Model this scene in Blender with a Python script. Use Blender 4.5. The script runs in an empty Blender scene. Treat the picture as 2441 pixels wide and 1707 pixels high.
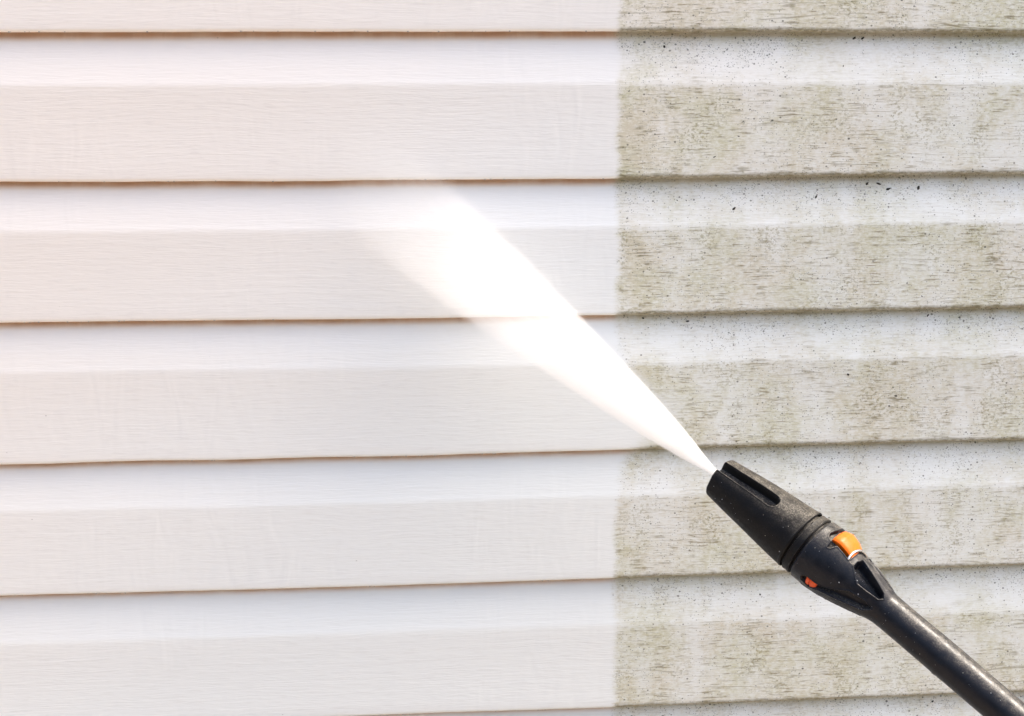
import bpy, math, random
from mathutils import Vector, Matrix, noise

# ------------------------------------------------------------------ camera, sky, sun, exposure
scene = bpy.context.scene
EYE = 1.42                                   # eye height of the photographer above the ground
PITCH, YAW, ROLL = math.radians(-9.462), math.radians(4.394), math.radians(-0.298)
DIST = 1.1652
cp, sp, cy, sy = math.cos(PITCH), math.sin(PITCH), math.cos(YAW), math.sin(YAW)
FWD = Vector((sy * cp, cy * cp, sp))
RT0 = Vector((cy, -sy, 0))
UP0 = RT0.cross(FWD)
RT = RT0 * math.cos(ROLL) + UP0 * math.sin(ROLL)
UP = -RT0 * math.sin(ROLL) + UP0 * math.cos(ROLL)
cam_data = bpy.data.cameras.new('camera')
cam_data.lens, cam_data.sensor_width = 50.0, 36.0
cam_data.clip_start, cam_data.clip_end = 0.02, 500.0
cam = bpy.data.objects.new('camera', cam_data)
scene.collection.objects.link(cam)
cam.matrix_world = Matrix(((RT.x, UP.x, -FWD.x, -DIST * math.tan(YAW)),
                           (RT.y, UP.y, -FWD.y, -DIST),
                           (RT.z, UP.z, -FWD.z, EYE), (0, 0, 0, 1)))
scene.camera = cam

SUN_DIR = Vector((0.55, -0.010, 0.835)).normalized()      # towards the sun: high, skimming along the wall
world = bpy.data.worlds.new('World')
scene.world = world
world.use_nodes = True
wn = world.node_tree
sky = wn.nodes.new('ShaderNodeTexSky')
sky.sky_type = 'NISHITA'
sky.sun_disc = False
sky.sun_elevation = math.asin(SUN_DIR.z)
sky.sun_rotation = math.atan2(SUN_DIR.x, SUN_DIR.y)
sky.air_density, sky.dust_density, sky.ozone_density = 0.88, 5.5, 0.42
wn.nodes['Background'].inputs['Strength'].default_value = 0.15
wn.links.new(sky.outputs['Color'], wn.nodes['Background'].inputs['Color'])

sun_data = bpy.data.lights.new('sun', 'SUN')
sun_data.energy, sun_data.angle, sun_data.color = 1.95, math.radians(0.6), (1.0, 0.93, 0.82)
sun = bpy.data.objects.new('sun', sun_data)
scene.collection.objects.link(sun)
sun.rotation_euler = SUN_DIR.to_track_quat('Z', 'Y').to_euler()
sun.location = (2, 2, 6)

vs = scene.view_settings
vs.view_transform, vs.look, vs.gamma, vs.use_curve_mapping = 'Standard', 'None', 1.0, False
vs.exposure = 1.47
cyc = scene.cycles
cyc.use_denoising = True
cyc.use_adaptive_sampling = True
cyc.adaptive_threshold = 0.02
cyc.adaptive_min_samples = 16
cyc.max_bounces, cyc.diffuse_bounces, cyc.volume_bounces = 12, 4, 6
cyc.transparent_max_bounces = 16
cyc.volume_step_rate = 0.12
cyc.volume_max_steps = 512
cyc.sample_clamp_indirect = 8.0

col = scene.collection
random.seed(7)

# ------------------------------------------------------------------ helpers
def link(name, me, mat=None, parent=None, smooth=True):
    o = bpy.data.objects.new(name, me)
    col.objects.link(o)
    if mat: me.materials.append(mat)
    if smooth:
        me.polygons.foreach_set('use_smooth', [True] * len(me.polygons))
    if parent: o.parent = parent
    return o

def mesh(name, v, f):
    me = bpy.data.meshes.new(name)
    me.from_pydata([tuple(p) for p in v], [], f)
    me.update()
    return me

def box(name, lo, hi, mat, parent=None):
    x0, y0, z0 = lo; x1, y1, z1 = hi
    v = [(x0, y0, z0), (x1, y0, z0), (x1, y1, z0), (x0, y1, z0), (x0, y0, z1), (x1, y0, z1), (x1, y1, z1), (x0, y1, z1)]
    f = [(0, 3, 2, 1), (4, 5, 6, 7), (0, 1, 5, 4), (1, 2, 6, 5), (2, 3, 7, 6), (3, 0, 4, 7)]
    return link(name, mesh(name, v, f), mat, parent, smooth=False)

def lerp_table(xs, ys):
    def f(x):
        if x <= xs[0]: return ys[0]
        for i in range(1, len(xs)):
            if x <= xs[i]:
                t = (x - xs[i - 1]) / (xs[i] - xs[i - 1])
                return ys[i - 1] + (ys[i] - ys[i - 1]) * t
        return ys[-1]
    return f

def smooth_table(xs, ys):
    """Catmull-Rom through the stations"""
    n = len(xs)
    m = []
    for i in range(n):
        a, b = max(0, i - 1), min(n - 1, i + 1)
        m.append((ys[b] - ys[a]) / (xs[b] - xs[a]))
    def f(x):
        if x <= xs[0]: return ys[0]
        if x >= xs[-1]: return ys[-1]
        for i in range(1, n):
            if x <= xs[i]:
                h = xs[i] - xs[i - 1]; t = (x - xs[i - 1]) / h
                return ((2*t**3 - 3*t*t + 1) * ys[i-1] + (t**3 - 2*t*t + t) * h * m[i-1]
                        + (-2*t**3 + 3*t*t) * ys[i] + (t**3 - t*t) * h * m[i])
    return f

def sstep(a, b, x):
    t = min(1.0, max(0.0, (x - a) / (b - a)))
    return t * t * (3 - 2 * t)

class NT:
    """small node-graph writer"""
    def __init__(self, name):
        self.mat = bpy.data.materials.new(name)
        self.mat.use_nodes = True
        self.t = self.mat.node_tree
        self.bsdf = self.t.nodes['Principled BSDF']
        self.out = self.t.nodes['Material Output']
    def set(self, node, key, val):
        if val is None: return
        s = node.inputs[key]
        if isinstance(val, bpy.types.NodeSocket): self.t.links.new(val, s)
        else: s.default_value = val
    def new(self, kind): return self.t.nodes.new(kind)
    def m(self, op, a, b=None, c=None, clamp=False):
        n = self.new('ShaderNodeMath'); n.operation = op; n.use_clamp = clamp
        self.set(n, 0, a); self.set(n, 1, b); self.set(n, 2, c)
        return n.outputs[0]
    def rng(self, x, a, b, c=0.0, d=1.0, smooth=True):
        n = self.new('ShaderNodeMapRange'); n.interpolation_type = 'SMOOTHSTEP' if smooth else 'LINEAR'
        for k, v in zip(('Value', 'From Min', 'From Max', 'To Min', 'To Max'), (x, a, b, c, d)): self.set(n, k, v)
        return n.outputs[0]
    def mix(self, f, a, b, mode='MIX'):
        n = self.new('ShaderNodeMix'); n.data_type = 'RGBA'; n.blend_type = mode
        self.set(n, 0, f)
        for k, v in ((6, a), (7, b)):
            if isinstance(v, tuple): v = (*v, 1.0) if len(v) == 3 else v
            self.set(n, k, v)
        return n.outputs[2]
    def scale(self, vec, s, off=(0, 0, 0)):
        n = self.new('ShaderNodeMapping')
        self.set(n, 'Vector', vec); n.inputs['Scale'].default_value = s; n.inputs['Location'].default_value = off
        return n.outputs[0]
    def noise(self, vec, s=1.0, detail=2.0, rough=0.5, dist=0.0):
        n = self.new('ShaderNodeTexNoise')
        self.set(n, 'Vector', vec)
        n.inputs['Scale'].default_value = s; n.inputs['Detail'].default_value = detail
        n.inputs['Roughness'].default_value = rough; n.inputs['Distortion'].default_value = dist
        return n.outputs['Fac']
    def voro(self, vec, s=1.0, rand=1.0):
        n = self.new('ShaderNodeTexVoronoi')
        self.set(n, 'Vector', vec); n.inputs['Scale'].default_value = s; n.inputs['Randomness'].default_value = rand
        return n.outputs['Distance'], n.outputs['Color']
    def sep(self, vec):
        n = self.new('ShaderNodeSeparateXYZ'); self.set(n, 0, vec); return n.outputs
    def bump(self, h, dist, strength=1.0, normal=None):
        n = self.new('ShaderNodeBump'); self.set(n, 'Height', h)
        n.inputs['Distance'].default_value = dist; n.inputs['Strength'].default_value = strength
        self.set(n, 'Normal', normal)
        return n.outputs[0]
    def pos(self): return self.new('ShaderNodeNewGeometry').outputs['Position']
    def obj(self): return self.new('ShaderNodeTexCoord').outputs['Object']
    def uv(self, name):
        n = self.new('ShaderNodeUVMap'); n.uv_map = name; return n.outputs[0]
    def p(self, **kw):
        for k, v in kw.items():
            k = k.replace('_', ' ')
            if isinstance(v, tuple) and len(v) == 3 and k in ('Base Color', 'Subsurface Radius', 'Coat Tint', 'Specular Tint', 'Emission Color'):
                v = (*v, 1.0) if k != 'Subsurface Radius' else v
            self.set(self.bsdf, k, v)
        return self.mat

# ------------------------------------------------------------------ vinyl siding material
H = 0.115
Z0 = EYE + 0.0699          # bottom edge of the topmost course that shows

def vinyl_material():
    n = NT('weathered_vinyl')
    P = n.pos()
    X, Y, Z = n.sep(P)[0:3]
    U = n.sep(n.uv('profile'))
    v = U[1]
    # ---- where washing stopped: a ragged vertical edge
    e1 = n.noise(n.scale(P, (0.0, 0.0, 24.0)), 1.0, 3.0, 0.6)
    e2 = n.noise(n.scale(P, (140, 0, 420)), 1.0, 3.0, 0.65)
    xb = n.m('ADD', n.m('MULTIPLY_ADD', e1, 0.012, 0.0885 - 0.006), n.m('MULTIPLY_ADD', e2, 0.009, -0.0045))
    zl = n.m('SUBTRACT', Z, EYE - 0.245)
    bulge = n.m('POWER', 2.718, n.m('MULTIPLY', n.m('MULTIPLY', zl, zl), -900.0))
    xb2 = n.m('MULTIPLY_ADD', bulge, 0.022, xb)
    dx = n.m('SUBTRACT', X, xb2)
    side = n.rng(dx, -0.0040, n.m('MULTIPLY_ADD', bulge, 0.05, 0.0040))
    fringe = n.m('MULTIPLY', n.rng(dx, -0.004, 0.006), n.rng(dx, 0.04, 0.008))
    # ---- masks along the profile
    flat = n.rng(n.m('MULTIPLY_ADD', n.noise(n.scale(P, (22, 0, 30)), 1.0, 3.0), 0.06, n.m('SUBTRACT', v, 0.03)), 0.335, 0.385)
    top = n.rng(v, n.m('MULTIPLY_ADD', n.noise(n.scale(P, (16, 0, 10)), 1.0, 3.0), 0.52, 0.08), 0.03)
    lip = n.rng(v, 0.955, 0.99)
    # ---- dirt film: blotches, vertical runs, washed windows
    b1 = n.noise(n.scale(P, (17, 0, 9), (3.1, 0, 1.7)), 1.0, 5.0, 0.62, 0.3)
    b2 = n.noise(n.scale(P, (48, 0, 8), (0.2, 0, 5.2)), 1.0, 3.0, 0.55)
    b3 = n.noise(n.scale(P, (9, 0, 22), (9.2, 0, 3.2)), 1.0, 4.0, 0.6)
    blot = n.rng(n.m('ADD', n.m('MULTIPLY', b1, 0.55), n.m('ADD', n.m('MULTIPLY', b2, 0.2), n.m('MULTIPLY', b3, 0.25))), 0.40, 0.58)
    grainy = n.noise(n.scale(P, (170, 0, 1100)), 1.0, 2.0, 0.7)
    mott = n.noise(n.scale(P, (190, 0, 260), (4, 0, 4)), 1.0, 4.0, 0.75)
    amount = n.m('ADD', n.m('MULTIPLY', flat, 0.95), n.m('MULTIPLY', top, 0.8), clamp=True)
    amount = n.m('MAXIMUM', amount, n.rng(b3, 0.33, 0.60, 0.32, 0.72))
    film = n.m('MULTIPLY', n.m('MULTIPLY', amount, n.m('MULTIPLY_ADD', blot, 0.64, 0.36)),
               n.m('MULTIPLY', n.rng(grainy, 0.3, 0.7, 0.6, 1.15), n.rng(mott, 0.34, 0.66, 0.6, 1.2)))
    film = n.m('MULTIPLY', film, n.m('MULTIPLY_ADD', fringe, 0.35, 1.0), clamp=True)
    film = n.m('MULTIPLY', film, side)
    hue = n.noise(n.scale(P, (11, 0, 14), (7, 0, 2)), 1.0, 4.0, 0.6)
    c_film = n.mix(n.rng(hue, 0.38, 0.62), (0.49, 0.435, 0.27), (0.41, 0.39, 0.17))
    # ---- algae in yellow green clumps
    alg = n.m('MULTIPLY', n.rng(n.noise(n.scale(P, (30, 0, 20), (1, 0, 8)), 1.0, 5.0, 0.65), 0.47, 0.66),
              n.rng(n.noise(n.scale(P, (330, 0, 420), (2, 0, 1)), 1.0, 3.0, 0.6), 0.50, 0.60))
    alg = n.m('MULTIPLY', n.m('MULTIPLY', alg, side), n.m('MAXIMUM', flat, n.m('MULTIPLY', top, 0.5)))
    # ---- embossed wood grain, its pores holding dirt
    warp = n.noise(n.scale(P, (7, 0, 18)), 1.0, 2.0)
    zw = n.m('MULTIPLY_ADD', warp, 0.010, Z)
    cb = n.new('ShaderNodeCombineXYZ'); n.set(cb, 0, X); n.set(cb, 2, zw)
    G = cb.outputs[0]
    g1 = n.noise(n.scale(G, (50, 0, 620)), 1.0, 2.5, 0.62)
    g2 = n.noise(n.scale(G, (9, 0, 260), (5, 0, 5)), 1.0, 2.0, 0.5)
    pores = n.m('MULTIPLY', n.rng(g1, 0.52, 0.62), n.rng(n.noise(n.scale(P, (60, 0, 70), (8, 0, 8)), 1.0, 4.0, 0.65), 0.40, 0.60))
    ph = n.noise(n.scale(G, (3.0, 0, 30), (1.3, 0, 0.4)), 1.0, 1.0, 0.4)
    cont = n.m('ABSOLUTE', n.m('SUBTRACT', n.m('FRACT', n.m('MULTIPLY_ADD', zw, 95.0, n.m('MULTIPLY', ph, 5.0))), 0.5))
    cracks = n.m('MULTIPLY', n.rng(cont, 0.045, 0.012), n.rng(n.noise(n.scale(P, (12, 0, 120), (2, 0, 6)), 1.0, 2.0), 0.52, 0.64))
    lines = n.m('MAXIMUM', n.m('MULTIPLY', pores, 0.85), n.m('MULTIPLY', cracks, 0.75))
    lines = n.m('MULTIPLY', lines, n.m('MULTIPLY_ADD', flat, 0.65, 0.35))
    lines_d = n.m('MULTIPLY', n.m('MULTIPLY', lines, side), n.m('MULTIPLY_ADD', blot, 0.6, 0.4))
    lines_c = n.m('MULTIPLY', lines, 0.10)
    # ---- black mildew specks
    Ps = n.scale(P, (1, 0, 1))
    def specks(s, r0, r1, keep, seed):
        d, c = n.voro(n.scale(P, (s, 0, s * 1.25), (seed, 0, seed)), 1.0)
        cr = n.sep(c)
        rad = n.m('MULTIPLY_ADD', cr[1], r1 - r0, r0)
        on = n.m('LESS_THAN', cr[0], keep)
        return n.m('MULTIPLY', n.rng(n.m('DIVIDE', d, rad), 1.0, 0.55), on)
    dens = n.m('MULTIPLY', n.rng(n.noise(n.scale(P, (14, 0, 20), (6, 0, 1)), 1.0, 4.0, 0.6), 0.36, 0.62), n.m('ADD', 0.38, n.m('ADD', n.m('MULTIPLY', top, 1.7), n.m('MULTIPLY', flat, 0.2))))
    sp_f = specks(620, 0.20, 0.42, n.m('MULTIPLY', dens, 0.85), 3.0)
    sp_m = specks(230, 0.10, 0.26, n.m('MULTIPLY', dens, 0.6), 9.0)
    sp_l = specks(75, 0.04, 0.105, n.m('MULTIPLY', dens, 0.40), 1.0)
    spk = n.m('MAXIMUM', n.m('MULTIPLY', sp_f, 0.55), n.m('MAXIMUM', n.m('MULTIPLY', sp_m, 0.75), n.m('MULTIPLY', sp_l, 0.85)))
    spk_c = n.m('MULTIPLY', specks(60, 0.025, 0.055, 0.09, 4.0), 0.30)
    spk_all = n.m('MAXIMUM', n.m('MULTIPLY', spk, side), spk_c)
    # ---- lap line: moss on the unwashed side, warm groove shade painted tan in the washed laps
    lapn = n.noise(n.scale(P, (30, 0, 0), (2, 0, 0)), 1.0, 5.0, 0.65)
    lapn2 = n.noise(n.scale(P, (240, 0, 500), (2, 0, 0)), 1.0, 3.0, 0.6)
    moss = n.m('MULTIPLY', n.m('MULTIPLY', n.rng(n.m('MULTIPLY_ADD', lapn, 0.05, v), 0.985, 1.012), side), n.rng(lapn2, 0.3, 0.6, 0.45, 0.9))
    tan = n.m('MULTIPLY', n.m('MAXIMUM', n.rng(v, 0.07, 0.01), n.rng(v, 0.995, 1.02)), n.m('MULTIPLY', n.rng(lapn, 0.3, 0.6, 0.5, 0.9), n.m('SUBTRACT', 1.0, side)))
    # ---- base: white vinyl, warm glow painted in towards the upper left
    glow_noise = n.noise(n.scale(P, (1.1, 0, 1.6), (0.3, 0, 0.2)), 1.0, 1.0)
    glow_mix = n.m('ADD', n.m('MULTIPLY_ADD', X, -1.1, -0.1), n.m('ADD', n.m('MULTIPLY', n.m('SUBTRACT', Z, EYE - 0.3), 1.3), n.m('MULTIPLY_ADD', glow_noise, 0.5, -0.25)))
    base = n.mix(n.rng(glow_mix, -0.15, 0.75), (0.768, 0.81, 0.80), (0.89, 0.84, 0.772))
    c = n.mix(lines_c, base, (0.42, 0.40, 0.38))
    c = n.mix(n.m('MULTIPLY', tan, 0.75), c, (0.50, 0.26, 0.11))
    c = n.mix(n.m('MULTIPLY', film, 0.70), c, c_film)
    c = n.mix(n.m('MULTIPLY', alg, 0.60), c, (0.22, 0.20, 0.07))
    c = n.mix(lines_d, c, (0.20, 0.175, 0.09))
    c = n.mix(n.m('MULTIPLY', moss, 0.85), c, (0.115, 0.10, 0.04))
    c = n.mix(spk_all, c, (0.045, 0.05, 0.035))
    # ---- relief: grain, dirt crust, and the water film running down the washed part
    hgt = n.m('MULTIPLY_ADD', g2, 0.5, n.m('MULTIPLY', g1, 0.8))
    wash = n.m('SUBTRACT', 1.0, side)
    wr = n.noise(n.scale(P, (48, 0, 15), (2, 0, 9)), 1.0, 1.0, 0.5, 1.2)
    wm = n.rng(n.noise(n.scale(P, (5, 0, 7), (4, 0, 3)), 1.0, 1.0), 0.42, 0.6)
    wl = n.rng(X, 0.11, 0.06)
    hgt = n.m('MULTIPLY_ADD', n.m('MULTIPLY', wr, n.m('MULTIPLY', wm, wl)), 1.2, hgt)
    b = n.bump(hgt, 0.00040, 0.8)
    rough = n.rng(side, 0.0, 1.0, 0.30, 0.62)
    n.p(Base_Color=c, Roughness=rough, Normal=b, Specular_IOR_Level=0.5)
    n.p(Subsurface_Weight=0.0, Coat_Weight=n.m('MULTIPLY', wash, 0.35), Coat_Roughness=0.14)
    return n.mat

M_vinyl = vinyl_material()

def plain(name, colr, rough, spec=0.5, var=0.0):
    n = NT(name)
    c = colr
    if var:
        f = n.noise(n.scale(n.obj(), (1, 1, 1)), 9.0, 5.0, 0.6)
        c = n.mix(n.rng(f, 0.3, 0.7), tuple(a * (1 - var) for a in colr), tuple(a * (1 + var) for a in colr))
    n.p(Base_Color=c, Roughness=rough, Specular_IOR_Level=spec)
    return n.mat

M_trim = plain('white_trim', (0.78, 0.78, 0.77), 0.5, var=0.05)
M_sheath = plain('sheathing', (0.35, 0.27, 0.18), 0.9, var=0.15)

# ------------------------------------------------------------------ ground
def ground_material():
    n = NT('bare_soil')
    P = n.pos()
    a = n.noise(P, 3.0, 6.0, 0.6); b = n.noise(P, 90.0, 4.0, 0.7)
    c = n.mix(n.rng(a, 0.3, 0.7), (0.27, 0.222, 0.176), (0.33, 0.28, 0.232))
    c = n.mix(n.rng(b, 0.45, 0.75, 0.0, 0.5), c, (0.12, 0.095, 0.075))
    n.p(Base_Color=c, Roughness=0.9, Normal=n.bump(b, 0.004, 0.6))
    return n.mat
g = link('ground', mesh('ground', [(-200, -200, 0), (200, -200, 0), (200, 200, 0), (-200, 200, 0)], [(0, 1, 2, 3)]), ground_material(), smooth=False)
g['kind'] = 'structure'
# leafy screen added out of view behind the camera to block horizon light
def horizon_blocker():
    v, f = [], []
    nx, nz = 120, 40
    for j in range(nz + 1):
        for i in range(nx + 1):
            x = -15 + 30 * i / nx; t = j / nz
            d = noise.fractal((x * 1.1, t * 5, 2.0), 1.0, 2.0, 5) * 0.6
            if t < 0.7: p = (x, -6.5 + d + 0.5 * (t / 0.7) ** 3, 2.7 * t / 0.7)
            else:
                a = (t - 0.7) / 0.3
                p = (x, -6.0 - 2.2 * a, 2.7 + d * 0.8 + 0.4 * math.sin(a * math.pi) - (2.7 * (a > 0.99)))
            v.append(p)
    for j in range(nz):
        for i in range(nx):
            a = j * (nx + 1) + i
            f.append((a, a + 1, a + nx + 2, a + nx + 1))
    n = NT('blocker_leaves')
    P = n.pos()
    q = n.noise(P, 30.0, 5.0, 0.7)
    n.p(Base_Color=n.mix(n.rng(q, 0.35, 0.65), (0.02, 0.035, 0.01), (0.07, 0.10, 0.03)), Roughness=0.7, Normal=n.bump(q, 0.05, 1.0))
    o = link('horizon_blocker', mesh('horizon_blocker', v, f), n.mat)
    o['kind'] = 'structure'
    o['label'] = 'added leafy screen behind the camera, blocking low sky light'
horizon_blocker()
g['label'] = 'bare brown soil in front of the wall'

# ------------------------------------------------------------------ siding wall
wall = bpy.data.objects.new('siding_wall', None)
col.objects.link(wall)
wall.location = (0, 0, 0)
wall['label'] = 'white lap siding wall, washed clean on the left, green with dirt on the right'
wall['category'] = 'wall'

# how far each visible bottom edge strays from the level (x in m -> z in m), panels hang a little unevenly
XS = [-0.42, -0.17, 0.087, 0.43]
DEV = {0: [1.8, 2.5, 3.1, -0.2], 1: [-1.6, -4.3, -6.0, -1.5], 2: [2.3, 0.3, -0.4, 2.5], 3: [-2.1, -3.2, -1.7, 0.5],
       4: [5.4, 1.2, 3.1, 6.2], 5: [-3.0, -1.1, -4.2, -2.6]}
def edge(k):
    if k in DEV:
        f = smooth_table(XS, [r / 320 * H for r in DEV[k]])
    else:
        a, b = random.uniform(-0.001, 0.001), random.uniform(-0.001, 0.001)
        f = smooth_table(XS, [a, b, a * 0.5, b])
    amp = 0.0008 if k in (1, 2, 3) else 0.0003
    def g(x):
        w = noise.noise((x * 9.0, k * 7.3, 0.5)) * amp * (1.6 - sstep(-0.2, 0.1, x)) + noise.noise((x * 60.0, k * 3.1, 4.5)) * 0.00022
        return Z0 - k * H + f(x) + w
    return g

K_TOP, K_BOT = -5, 11                     # courses above and below the ones in view
edges = {k: edge(k) for k in range(K_TOP - 1, K_BOT + 1)}
xs_fine = [-0.62 + 0.008 * i for i in range(156)]
xs = [-3.2, -2.4, -1.6, -1.1, -0.85, -0.7] + xs_fine + [0.7, 0.85, 1.1, 1.6, 2.4, 3.2]

# profile of one course: (share of the way from the edge above to its own edge, depth behind the lip plane, v)
prof = []
BEND = 0.345
for t in (-0.10, -0.03):
    prof.append((t, 0.0132, 0.0))
for i in range(13):
    t = i / 12
    prof.append((t * (BEND - 0.022), 0.0130 - 0.0114 * t ** 0.62, t * (BEND - 0.022)))
yb = 0.0130 - 0.0114
for i in range(1, 6):                      # rounded break between the sloping strip and the flat face
    t = i / 5
    tt = BEND - 0.022 + 0.05 * t
    prof.append((tt, yb - 0.00080 * (1 - (1 - t) ** 2), tt))
y1 = yb - 0.0008
for i in range(1, 11):
    t = i / 10
    tt = BEND + 0.028 + (0.975 - BEND - 0.028) * t
    prof.append((tt, y1 + (0.0002 - y1) * t + 0.0004 * math.sin(math.pi * t), tt))
RB = 0.0026
for i in range(1, 8):                      # rolled lower edge
    a = i / 7 * math.pi / 2
    prof.append((0.975 + 0.025 * math.sin(a), 0.0002 + RB * (1 - math.cos(a)), 0.975 + 0.025 * math.sin(a)))
prof += [(0.999, 0.0082, 1.03), (0.992, 0.0174, 1.08)]

for k in range(K_TOP, K_BOT + 1):
    zt, zb = edges[k - 1], edges[k]
    vv, uvs, ff = [], [], []
    npf = len(prof)
    for x in xs:
        a, b = zt(x), zb(x)
        for (t, y, vco) in prof:
            oil = noise.noise((x * 2.3, k * 5.1, t * 1.3)) * 0.0009 * math.sin(math.pi * min(1, max(0, t)))
            vv.append((x, y + oil, a + (b - a) * t))
            uvs.append((x, vco))
    for i in range(len(xs) - 1):
        for j in range(npf - 1):
            q = i * npf + j
            ff.append((q, q + 1, q + npf + 1, q + npf))
    me = mesh('siding_board', vv, ff)
    ul = me.uv_layers.new(name='profile')
    lv = [0] * len(me.loops)
    me.loops.foreach_get('vertex_index', lv)
    flatuv = []
    for i in lv: flatuv += uvs[i]
    ul.data.foreach_set('uv', flatuv)
    link('siding_board', me, M_vinyl, wall)

z_top = Z0 - K_TOP * H + H
z_bot = Z0 - K_BOT * H
box('sheathing', (-3.2, 0.0190, z_bot), (3.2, 0.09, z_top), M_sheath, wall)
box('top_trim', (-3.26, -0.016, z_top - 0.03), (3.26, 0.1, z_top + 0.035), M_trim, wall)
box('corner_trim', (-3.27, -0.018, z_bot - 0.02), (-3.19, 0.1, z_top - 0.032), M_trim, wall)
box('corner_trim', (3.19, -0.018, z_bot - 0.02), (3.27, 0.1, z_top - 0.032), M_trim, wall)
box('plinth', (-3.24, 0.006, -0.05), (3.24, 0.12, z_bot - 0.002), plain('concrete', (0.36, 0.35, 0.33), 0.9, var=0.2), wall)

# ------------------------------------------------------------------ pressure-washer lance
TIP = Vector((0.13760363, -0.17, EYE - 0.25792623))
AX = Vector((0.65221548, -0.56497388, -0.50539043)).normalized()     # from the mouth back towards the handle
LU = Vector((0.63978535, 0.05269691, 0.7667449)); LU = (LU - AX * LU.dot(AX)).normalized()
LW = LU.cross(AX).normalized()
if LW.y > 0: LW = -LW                                                 # towards the photographer
lance = bpy.data.objects.new('pressure_washer_lance', None)
col.objects.link(lance)
MY = -LW
lance.matrix_world = Matrix(((AX.x, MY.x, LU.x, TIP.x), (AX.y, MY.y, LU.y, TIP.y), (AX.z, MY.z, LU.z, TIP.z), (0, 0, 0, 1)))
lance['label'] = 'black plastic pressure washer lance with orange button spraying water at the wall'
lance['category'] = 'lance'

SS = [0, 20, 36, 62, 80, 87, 96, 105, 118, 129, 136, 144, 150, 198, 245, 700]
RRt = [15.7, 18.2, 20, 22.5, 23.8, 24, 24, 22.9, 20.3, 18.0, 16.0, 13.6, 12.5, 12.5, 12.2, 12.0]
UCt = [1.2, 1.8, 2.3, 2.5, 3.0, 3.2, 3.2, 2.9, 2.6, 2.9, 3.0, 2.8, 2.3, 1.3, 0.0, -11.0]
Rf, UCf = smooth_table(SS, RRt), smooth_table(SS, UCt)

def pt(s, th, r):
    """mm along the axis, degrees (0 = to the viewer, 90 = up), mm radius -> local metres"""
    a = math.radians(th)
    return (s / 1000, -r * math.cos(a) / 1000, (UCf(s) + r * math.sin(a)) / 1000)

def revolve(name, svals, nth, rfun, mat, cap0=None, cap1=None, sfun=None):
    v, f = [], []
    n = nth
    for s in svals:
        for i in range(n):
            th = -180 + 360 * i / n
            v.append(pt(sfun(s, th) if sfun else s, th, rfun(s, th)))
    m = len(svals)
    for j in range(m - 1):
        for i in range(n):
            a, b = j * n + i, j * n + (i + 1) % n
            f.append((a, a + n, b + n, b))
    return v, f, n, m

def cap_ring(v, f, base, n, s, r, flip):
    v.append(pt(s, 0, 0)); c = len(v) - 1
    for i in range(n):
        a, b = base + i, base + (i + 1) % n
        f.append((a, b, c) if flip else (b, a, c))

def seg_dist(p, a, b):
    dx, dy = b[0] - a[0], b[1] - a[1]
    t = max(0, min(1, ((p[0] - a[0]) * dx + (p[1] - a[1]) * dy) / (dx * dx + dy * dy + 1e-12)))
    return math.hypot(p[0] - a[0] - dx * t, p[1] - a[1] - dy * t)
def sdf(p, poly):
    d = min(seg_dist(p, poly[i], poly[i - 1]) for i in range(len(poly)))
    ins = False
    for i in range(len(poly)):
        (x0, y0), (x1, y1) = poly[i - 1], poly[i]
        if (y0 > p[1]) != (y1 > p[1]) and p[0] < (x1 - x0) * (p[1] - y0) / (y1 - y0) + x0: ins = not ins
    return d if ins else -d

def plastic(name, base, rough, dust_lit=0.25, spec=0.3, tint=(0.30, 0.27, 0.22)):
    n = NT(name)
    o = n.obj()
    a = n.noise(o, 130.0, 6.0, 0.72); b = n.noise(o, 900.0, 3.0, 0.7); c2 = n.noise(o, 260.0, 4.0, 0.6)
    nz = n.sep(n.new('ShaderNodeNewGeometry').outputs['Normal'])[2]
    settle_lit = n.rng(nz, 0.35, 0.95, 0.10, 1.9)  # dust heavier on upward faces, also painting in their lit band
    d = n.m('MULTIPLY', n.m('MULTIPLY', n.rng(a, 0.32, 0.66, 0.2, 1.0), n.rng(b, 0.40, 0.70, 0.25, 1.0)), settle_lit)
    vd, vc = n.voro(o, 420.0)
    fleck = n.m('MULTIPLY', n.rng(vd, 0.16, 0.07), n.m('LESS_THAN', n.sep(vc)[0], 0.05))
    c = n.mix(n.m('MULTIPLY', d, dust_lit), base, tint)
    c = n.mix(n.m('MULTIPLY', fleck, 0.8), c, (0.35, 0.32, 0.26))
    n.p(Base_Color=c, Roughness=n.rng(c2, 0.3, 0.7, rough - 0.08, rough + 0.12), Specular_IOR_Level=spec,
        Normal=n.bump(b, 0.00012, 0.7, n.bump(c2, 0.00015, 0.4)))
    return n.mat

M_black = plastic('black_rubbery_plastic', (0.0035, 0.0035, 0.004), 0.52, 0.36, 0.17)
M_dark = plastic('charcoal_plastic', (0.005, 0.0065, 0.011), 0.36, 0.30, 0.24)
M_orange = plastic('orange_plastic', (0.80, 0.145, 0.004), 0.35, 0.08)
M_red = plastic('red_orange_plastic', (0.72, 0.09, 0.015), 0.38, 0.10)
M_steel = plain('steel_wire', (0.62, 0.60, 0.57), 0.25)
M_steel.node_tree.nodes['Principled BSDF'].inputs['Metallic'].default_value = 0.9
M_brass = plain('brass', (0.42, 0.30, 0.12), 0.35)
M_brass.node_tree.nodes['Principled BSDF'].inputs['Metallic'].default_value = 0.9

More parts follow.
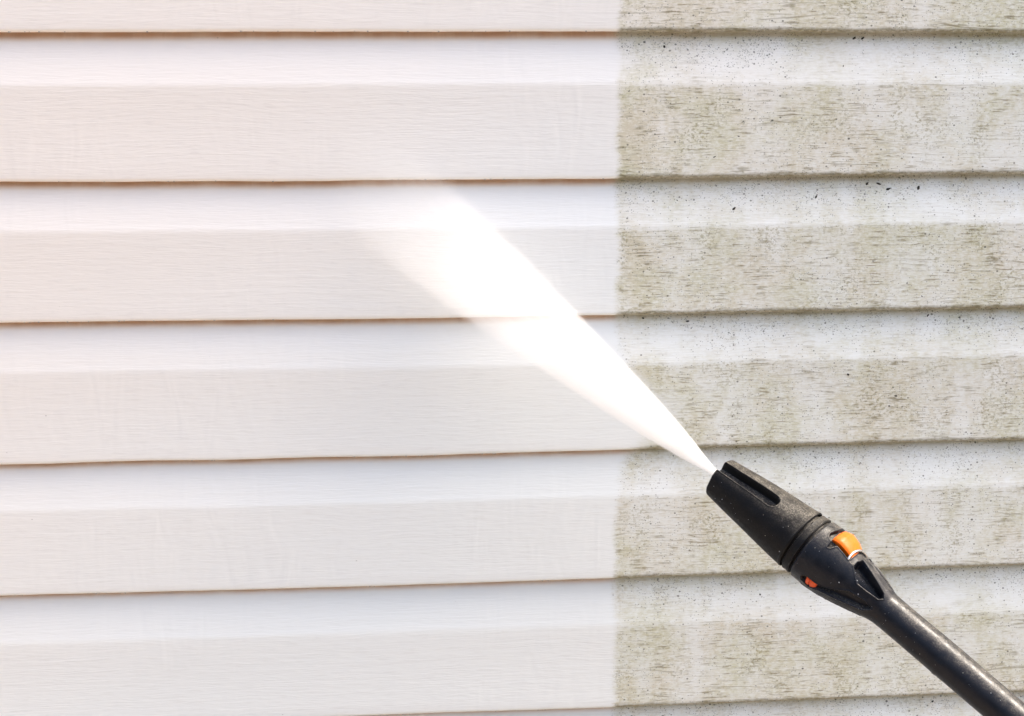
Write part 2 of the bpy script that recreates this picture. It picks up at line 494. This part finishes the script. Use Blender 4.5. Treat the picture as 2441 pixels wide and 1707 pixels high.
# nozzle sleeve: slotted cone with two flattened cheeks
def sleeve_r(s, th):
    r = Rf(s)
    for c0 in (-32, 148):
        d = (th - c0 + 180) % 360 - 180
        if abs(d) < 80:
            cut = (15.7 * 0.93 + s * 0.22) / math.cos(math.radians(d))
            r = min(r, cut) if cut > r - 0.01 or True else r
    r -= 1.4 * (1 - sstep(0, 1.6, s)) ** 2                       # rounded mouth
    arc = r * math.pi / 180
    for c0 in (28, -152):
        d = ((th - c0 + 180) % 360 - 180) * arc                  # mm around
        e = 4.2 + 0.02 * s                                       # half width of the slot
        L = 45.0
        q = abs(d) - e if s < L else math.hypot(d, s - L) - e
        depth = 7.2
        r -= depth * (1 - sstep(-0.55, 0.25, q))
        r += 0.25 * math.exp(-((q - 0.6) / 0.5) ** 2)            # moulded bead round the slot
    return r
def sleeve_s(s, th):
    # the mouth is cut a little unevenly; slots reach further back at the rim
    return s - 1.0 * (1 - sstep(0, 8, s)) * math.cos(math.radians(th - 20))
sv = [0.0, 0.25, 0.5, 0.9, 1.4] + [2 + 0.55 * i for i in range(131)]
sv = [s for s in sv if s < 72.4] + [72.6, 72.9, 73.2, 73.5, 73.8, 74.1, 74.4, 74.65, 74.9]
def sleeve_full(s, th):
    r = sleeve_r(s, th)
    return r + 0.35 * math.exp(-((s - 73.6) / 0.8) ** 2) - 0.6 * sstep(74.3, 74.9, s) ** 2
v, f, n_, m_ = revolve('nozzle_sleeve', sv, 288, sleeve_full, M_black, sfun=sleeve_s)
# bore: inner wall going back from the mouth
base0 = 0
rings = [(0.6, 0.80), (6, 0.62), (22, 0.42), (22.5, 0.0)]
prev = 0
for (sb, kf) in rings:
    st = len(v)
    for i in range(n_):
        th = -180 + 360 * i / n_
        rr = min(sleeve_full(0.6, th) - 0.6, 15.7 * kf) if kf > 0 else 0.01
        v.append(pt(sb + (sleeve_s(0, th) if sb < 1 else 0), th, rr))
    for i in range(n_):
        a, b = prev + i, prev + (i + 1) % n_
        c, d = st + i, st + (i + 1) % n_
        f.append((a, b, d, c))
    prev = st
link('nozzle_sleeve', mesh('nozzle_sleeve', v, f), M_black, lance)
# brass jet inside the bore
v, f, n_, m_ = revolve('jet', [6.0, 6.3, 15, 22.4], 40, lambda s, th: 2.2 if s < 6.2 else 3.4, M_brass)
cap_ring(v, f, 0, n_, 6.0, 0, True)
link('spray_jet', mesh('spray_jet', v, f), M_brass, lance)

# neck core under the grooves, then the turning ring
v, f, n_, m_ = revolve('core', [70, 72, 90, 100], 96, lambda s, th: Rf(s) - 2.6, M_black)
link('neck_core', mesh('neck_core', v, f), M_black, lance)
def ring_r(s, th):
    r = Rf(s) - 0.15
    r -= 0.7 * (1 - sstep(76.5, 77.0, s)) + 0.7 * sstep(82.2, 82.6, s)
    r -= 0.35 * math.exp(-((s - 79.5) / 1.8) ** 2)
    return r
v, f, n_, m_ = revolve('ring', [76.6, 76.8, 77.1, 77.6, 79, 80.5, 81.6, 82.1, 82.4, 82.6], 144, ring_r, M_black)
for (j, sgn) in ((0, False), (m_ - 1, True)):                         # annular end faces down to the core
    st = len(v)
    s = [76.6, 82.6][j > 0]
    for i in range(n_): v.append(pt(s, -180 + 360 * i / n_, Rf(s) - 3))
    for i in range(n_):
        a, b = j * n_ + i, j * n_ + (i + 1) % n_
        f.append((a, b, st + (i + 1) % n_, st + i))
link('turning_ring', mesh('turning_ring', v, f), M_black, lance)

# yoke housing with cut-outs, running down into the tube
POLY = [
    [(91.5, 40), (92.2, 50), (93.5, 62), (93.5, 97), (112, 97), (112, 29), (107, 31), (100.5, 32), (98, 20), (96.6, 18), (96.0, 31), (93, 33)],
    [(117.6, 27), (117.4, 42), (119, 52), (122, 50), (133.5, 39), (143.0, 30), (145.0, 18), (143, 8), (134, 4), (126.8, 4), (120, 21)],
    [(120.5, 74), (121.5, 96), (134, 92), (145, 80), (145.5, 70), (133, 66)],
    [(93.2, -55), (96, -48), (106.5, -49), (113.5, -42), (125.5, -22), (137, -20), (143.5, -28), (139, -46), (127, -51), (114, -56), (107, -60), (101, -68), (94.5, -64)],
    [(95, -86), (113, -84), (127, -80), (138, -84), (138, -104), (127, -120), (113, -116), (106, -108), (95, -106)],
    [(95, 150), (112, 160), (128, 178), (112, 176), (95, 170)],
]
DEPTH = [8.5, 8.0, 6.0, 4.2, 4.0, 4.0]
def yoke_r(s, th):
    r = Rf(s)
    k = r * math.pi / 180
    if 111.5 < s < 118.5:                                             # lowered pad between button and window
        r -= 1.3 * sstep(26, 32, th) * (1 - sstep(100, 106, th)) * sstep(111.5, 112.2, s) * (1 - sstep(117.8, 118.5, s))
    base = r
    for pl, dp in zip(POLY, DEPTH):
        if not (min(p[0] for p in pl) - 2 < s < max(p[0] for p in pl) + 2): continue
        if not (min(p[1] for p in pl) - 8 < th < max(p[1] for p in pl) + 8): continue
        q = sdf((s, th * k), [(a, b * k) for a, b in pl])
        r -= min(dp, base - 6.5) * sstep(-0.25, 0.55, q)
        r += 0.38 * math.exp(-((q + 0.75) / 0.42) ** 2)
    r -= 1.1 * (1 - sstep(84.2, 85.8, s)) ** 2
    return r
sv = [84.2, 84.5, 84.9] + [85.4 + 0.45 * i for i in range(151)]
v, f, n_, m_ = revolve('yoke', sv, 300, yoke_r, M_dark)
st = len(v)
for i in range(n_): v.append(pt(84.2, -180 + 360 * i / n_, Rf(84) - 3.2))
for i in range(n_): f.append((i, (i + 1) % n_, st + (i + 1) % n_, st + i))
link('yoke_housing', mesh('yoke_housing', v, f), M_dark, lance)

# lance tube
def tube_r(s, th):
    r = Rf(s) - 0.05
    r += 0.55 * math.exp(-((s - 199) / 1.2) ** 2) * (1 if math.cos(math.radians(th + 95)) > 0.2 else 0)   # small mould mark underneath
    return r
sv = [151.5 + 2.0 * i for i in range(60)] + [275 + 20 * i for i in range(19)] + [640]
v, f, n_, m_ = revolve('tube', sv, 96, tube_r, M_dark)
cap_ring(v, f, (m_ - 1) * n_, n_, 640, 0, False)
link('lance_tube', mesh('lance_tube', v, f), M_dark, lance)
v, f, n_, m_ = revolve('collar', [600, 600.6, 602, 640, 646, 648, 648.2], 64, lambda s, th: {600: 12.2, 600.6: 16, 602: 17, 640: 17, 646: 15.5, 648: 14, 648.2: 0.1}[s], M_black)
link('coupling_collar', mesh('coupling_collar', v, f), M_black, lance)

# orange latch button and its red-orange twin underneath
def button(name, prof_sr, th0, th1, floor, mat, edge_r=2.0):
    n = 22
    v, f = [], []
    m = len(prof_sr)
    for i in range(n + 1):
        t = i / n
        th = th0 + (th1 - th0) * t
        e = min(t, 1 - t) * abs(th1 - th0) * 0.4                       # mm from the end, roughly
        drop = edge_r * 0.5 * (1 - sstep(0, edge_r, e)) ** 2
        for (s, r) in prof_sr:
            v.append(pt(s, th, r - drop if r > floor + 0.1 else r))
    for i in range(n):
        for j in range(m):
            a, b = i * m + j, i * m + (j + 1) % m
            f.append((a, b, b + m, a + m))
    f.append(tuple(range(m - 1, -1, -1)))
    f.append(tuple(n * m + j for j in range(m)))
    me = mesh(name, v, f)
    o = link(name, me, mat, lance)
    o.data.polygons[-1].use_smooth = False; o.data.polygons[-2].use_smooth = False
    md = o.modifiers.new('edges', 'EDGE_SPLIT'); md.split_angle = math.radians(32)
    return o
b1 = button('latch_button', [(95.2, 14), (95.0, 22.8), (95.3, 23.6), (96.2, 24.3), (98.5, 25.1), (101.3, 25.7), (101.9, 25.5), (104.5, 24.9), (108, 23.8), (111, 22.1), (113.2, 20.0), (113.8, 19.0), (113.8, 14)], 36, 92, 14, M_orange)
b1['label'] = 'bright orange latch button on top'
b2 = button('latch_button', [(97, 15), (96.8, 22.4), (97.6, 23.4), (99.6, 23.5), (100.0, 22.7), (100.8, 22.7), (101.2, 23.3), (104, 22.6), (105.2, 21.6), (105.2, 15)], -72, -49, 15, M_red, 1.2)
b2['label'] = 'red-orange latch button half hidden underneath'

# bent wire clip behind the button
def sweep(name, pts, r, mat, parent, n=10):
    v, f = [], []
    P = [Vector(p) for p in pts]
    for i, p in enumerate(P):
        d = (P[min(i + 1, len(P) - 1)] - P[max(i - 1, 0)]).normalized()
        a = d.cross(Vector((0.3, 0.9, 0.2))).normalized(); b = d.cross(a)
        for j in range(n):
            t = 2 * math.pi * j / n
            v.append(p + (a * math.cos(t) + b * math.sin(t)) * r)
    for i in range(len(P) - 1):
        for j in range(n):
            a_, b_ = i * n + j, i * n + (j + 1) % n
            f.append((a_, b_, b_ + n, a_ + n))
    f.append(tuple(range(n - 1, -1, -1))); f.append(tuple((len(P) - 1) * n + j for j in range(n)))
    return link(name, mesh(name, v, f), mat, parent)
wire = []
for i in range(25):
    t = i / 24
    th = 27 + 66 * t
    s = 112.0 - 2.0 * math.sin(math.pi * t) ** 0.7 + 5.5 * t ** 1.6
    wire.append(pt(s, th, Rf(s) - 0.6 + 0.9 * math.sin(math.pi * t)))
sweep('wire_clip', wire, 0.0010, M_steel, lance)

# water beads and grit clinging to the plastic
def beads(name, spots, mat, parent):
    v, f = [], []
    for (c, r, nrm) in spots:
        c = Vector(c); nrm = Vector(nrm).normalized()
        a = nrm.orthogonal().normalized(); b = nrm.cross(a)
        st = len(v)
        for lat in range(4):
            q = lat / 4 * math.pi / 2
            for j in range(8):
                t = 2 * math.pi * j / 8
                v.append(c + (a * math.cos(t) + b * math.sin(t)) * r * math.cos(q) + nrm * r * 0.75 * math.sin(q))
        v.append(c + nrm * r * 0.75)
        for lat in range(3):
            for j in range(8):
                p, q2 = st + lat * 8 + j, st + lat * 8 + (j + 1) % 8
                f.append((p, q2, q2 + 8, p + 8))
        for j in range(8): f.append((st + 24 + j, st + 24 + (j + 1) % 8, st + 32))
    o = link(name, mesh(name, v, f), mat, parent)
    o['kind'] = 'stuff'
    return o
rb = random.Random(5)
spots = []
for i in range(85):
    s = rb.choice([rb.uniform(2, 72), rb.uniform(86, 148), rb.uniform(150, 300)])
    th = rb.uniform(-85, 110)
    r0 = sleeve_full(s, th) if s < 74 else (yoke_r(s, th) if s < 152 else tube_r(s, th))
    a = math.radians(th)
    spots.append((pt(s, th, r0 - 0.05), rb.choice([0.00012, 0.00015, 0.0002, 0.0002, 0.0003, 0.00045]), (0, -math.cos(a), math.sin(a))))
WATER = NT('clear_water'); WATER.p(Base_Color=(0.9, 0.92, 0.93), Roughness=0.04, IOR=1.33, Transmission_Weight=0.6)
beads('water_bead', spots, WATER.mat, lance)

# ------------------------------------------------------------------ debris caught on the dirty siding
def siding_y(x, z):
    k = math.floor((Z0 - z) / H) + 1
    a, b = Z0 - (k - 1) * H, Z0 - k * H
    t = (a - z) / H
    tt = [p[0] for p in prof[2:-2]]; yy = [p[1] for p in prof[2:-2]]
    return lerp_table(tt, yy)(t)
def debris(spots):
    v, f = [], []
    r = random.Random(11)
    for (x, z, size) in spots:
        y = siding_y(x, z)
        L, Wd = size * r.uniform(0.8, 1.4), size * r.uniform(0.35, 0.7)
        ang = r.uniform(0, math.pi)
        st = len(v)
        for q in range(5):
            h = (0.05, 0.6, 0.85, 0.55, 0.0)[q] ; kk = (1.0, 0.92, 0.6, 0.3, 0)[q]
            for j in range(7):
                t = 2 * math.pi * j / 7
                w = 1 + r.uniform(-0.25, 0.25)
                lx, lz = L * math.cos(t) * w * kk, Wd * math.sin(t) * w * kk
                v.append((x + lx * math.cos(ang) - lz * math.sin(ang), y - Wd * (0, 0.5, 0.8, 0.9, 0.92)[q] + 0.0004, z + lx * math.sin(ang) + lz * math.cos(ang)))
        for q in range(4):
            for j in range(7):
                a, b = st + q * 7 + j, st + q * 7 + (j + 1) % 7
                f.append((a, b, b + 7, a + 7))
    return mesh('debris_speck', v, f)
rd = random.Random(3)
spots = []
for k in range(0, 6):
    for i in range(7):
        spots.append((rd.uniform(0.10, 0.47), Z0 - k * H - rd.choice([rd.uniform(0.003, 0.010), rd.uniform(0.004, 0.03), rd.uniform(0.05, 0.105)]), rd.choice([0.0007, 0.0009, 0.0013])))
for (x, z) in ((0.1495, -0.1675), (0.1265, 0.0590), (0.285, 0.0655), (0.292, 0.0655), (0.300, -0.0535), (0.310, -0.0535), (0.318, -0.058), (0.344, -0.057), (0.385, -0.168), (0.357, -0.1665), (0.168, -0.0300)):
    spots.append((x, EYE + z, 0.0017))
o = link('debris_speck', debris(spots), plain('dark_grit', (0.03, 0.03, 0.022), 0.85), wall)
o['kind'] = 'stuff'

# ------------------------------------------------------------------ water left on the washed boards
rw = random.Random(21)
drops = []
for k in range(0, 6):
    for i in range(34):
        x = rw.uniform(-0.46, 0.085)
        if noise.noise((x * 14, k * 3.7, 1.0)) < -0.05: continue
        drops.append(((x, 0.0012, edges[k](x) + 0.0002), rw.choice([0.0004, 0.0005, 0.0006, 0.0008]), (0, -0.45, -1)))
beads('water_drop', drops, WATER.mat, wall)

# ------------------------------------------------------------------ water spray
APEX = TIP + AX * 0.007 + LU * 0.0012
TARGET = Vector((-0.095, 0.0, EYE - 0.066))
sdir = (TARGET - APEX)
SL = sdir.length * 1.22            # the jet runs on until the boards stop it
sdir.normalize()
sx = UP.cross(sdir).normalized(); sz = sdir.cross(sx)
spray = None
HWT = [0.0, 0.03, 0.10, 0.2, 0.36, 0.55, 0.70, 0.85, 1.0]
HWV = [0.0016, 0.0032, 0.0095, 0.0170, 0.0262, 0.0370, 0.0425, 0.0470, 0.0510]
HWf = smooth_table(HWT, HWV)
def spray_material():
    m = bpy.data.materials.new('water_mist')
    m.use_nodes = True
    t = m.node_tree
    t.nodes.remove(t.nodes['Principled BSDF'])
    n = NT.__new__(NT); n.mat, n.t = m, t
    n.out = t.nodes['Material Output']
    o = n.obj()
    x, y, z = n.sep(o)[0:3]
    tt = n.m('DIVIDE', z, SL)
    fc = n.new('ShaderNodeFloatCurve')
    cu = fc.mapping.curves[0]
    while len(cu.points) > 2: cu.points.remove(cu.points[1])
    cu.points[0].location = (0, HWV[0] / 0.06); cu.points[1].location = (1, HWV[-1] / 0.06)
    for a, b in list(zip(HWT, HWV))[1:-1]: cu.points.new(a, b / 0.06)
    fc.mapping.update()
    n.set(fc, 'Value', tt)
    hw = n.m('MULTIPLY', fc.outputs[0], 0.06)
    r = n.m('SQRT', n.m('ADD', n.m('MULTIPLY', x, x), n.m('MULTIPLY', y, y)))
    q = n.m('DIVIDE', r, hw)
    soft = n.rng(tt, 0.0, 1.0, 0.86, 0.74, smooth=False)
    body = n.m('MULTIPLY', n.rng(q, 1.0, soft), n.m('MULTIPLY_ADD', n.m('MULTIPLY', q, q), 1.1, 0.45))     # denser sheath, thinner core
    cb = n.new('ShaderNodeCombineXYZ')
    n.set(cb, 0, n.m('DIVIDE', x, hw)); n.set(cb, 1, n.m('DIVIDE', y, hw)); n.set(cb, 2, n.m('MULTIPLY', tt, 1.2))
    streak = n.rng(n.noise(cb.outputs[0], 9.0, 3.0, 0.65), 0.35, 0.65, 0.3, 1.5)
    fade = n.m('MULTIPLY', n.m('POWER', n.rng(tt, 0.98, 0.15, smooth=False), 1.5), 1.5)
    dens = n.m('MULTIPLY', n.m('DIVIDE', n.m('MULTIPLY', body, streak), hw), fade)
    pv = n.new('ShaderNodeVolumeScatter')
    pv.inputs['Color'].default_value = (0.995, 0.995, 0.995, 1)
    pv.inputs['Anisotropy'].default_value = 0.0
    n.set(pv, 'Density', dens)
    va = n.new('ShaderNodeVolumeAbsorption')
    va.inputs['Color'].default_value = (0.0, 0.0, 0.0, 1)
    n.set(va, 'Density', n.m('MULTIPLY', dens, 0.08))
    ad = n.new('ShaderNodeAddShader')
    t.links.new(pv.outputs[0], ad.inputs[0]); t.links.new(va.outputs[0], ad.inputs[1])
    t.links.new(ad.outputs[0], n.out.inputs['Volume'])
    return m
v, f = [], []
NS, NTH = 40, 48
for j in range(NS + 1):
    t = j / NS
    for i in range(NTH):
        a = 2 * math.pi * i / NTH
        r = HWf(t) * 1.01
        v.append((r * math.cos(a), r * math.sin(a), t * SL))
for j in range(NS):
    for i in range(NTH):
        a, b = j * NTH + i, j * NTH + (i + 1) % NTH
        f.append((a, b, b + NTH, a + NTH))
f.append(tuple(range(NTH - 1, -1, -1))); f.append(tuple(NS * NTH + i for i in range(NTH)))
spray = link('water_spray', mesh('water_spray', v, f), spray_material())
spray.matrix_world = Matrix(((sx.x, sz.x, sdir.x, APEX.x), (sx.y, sz.y, sdir.y, APEX.y), (sx.z, sz.z, sdir.z, APEX.z), (0, 0, 0, 1)))
spray['kind'] = 'stuff'
spray['label'] = 'white cone of water spray from the lance to the wall'
spray['category'] = 'spray'
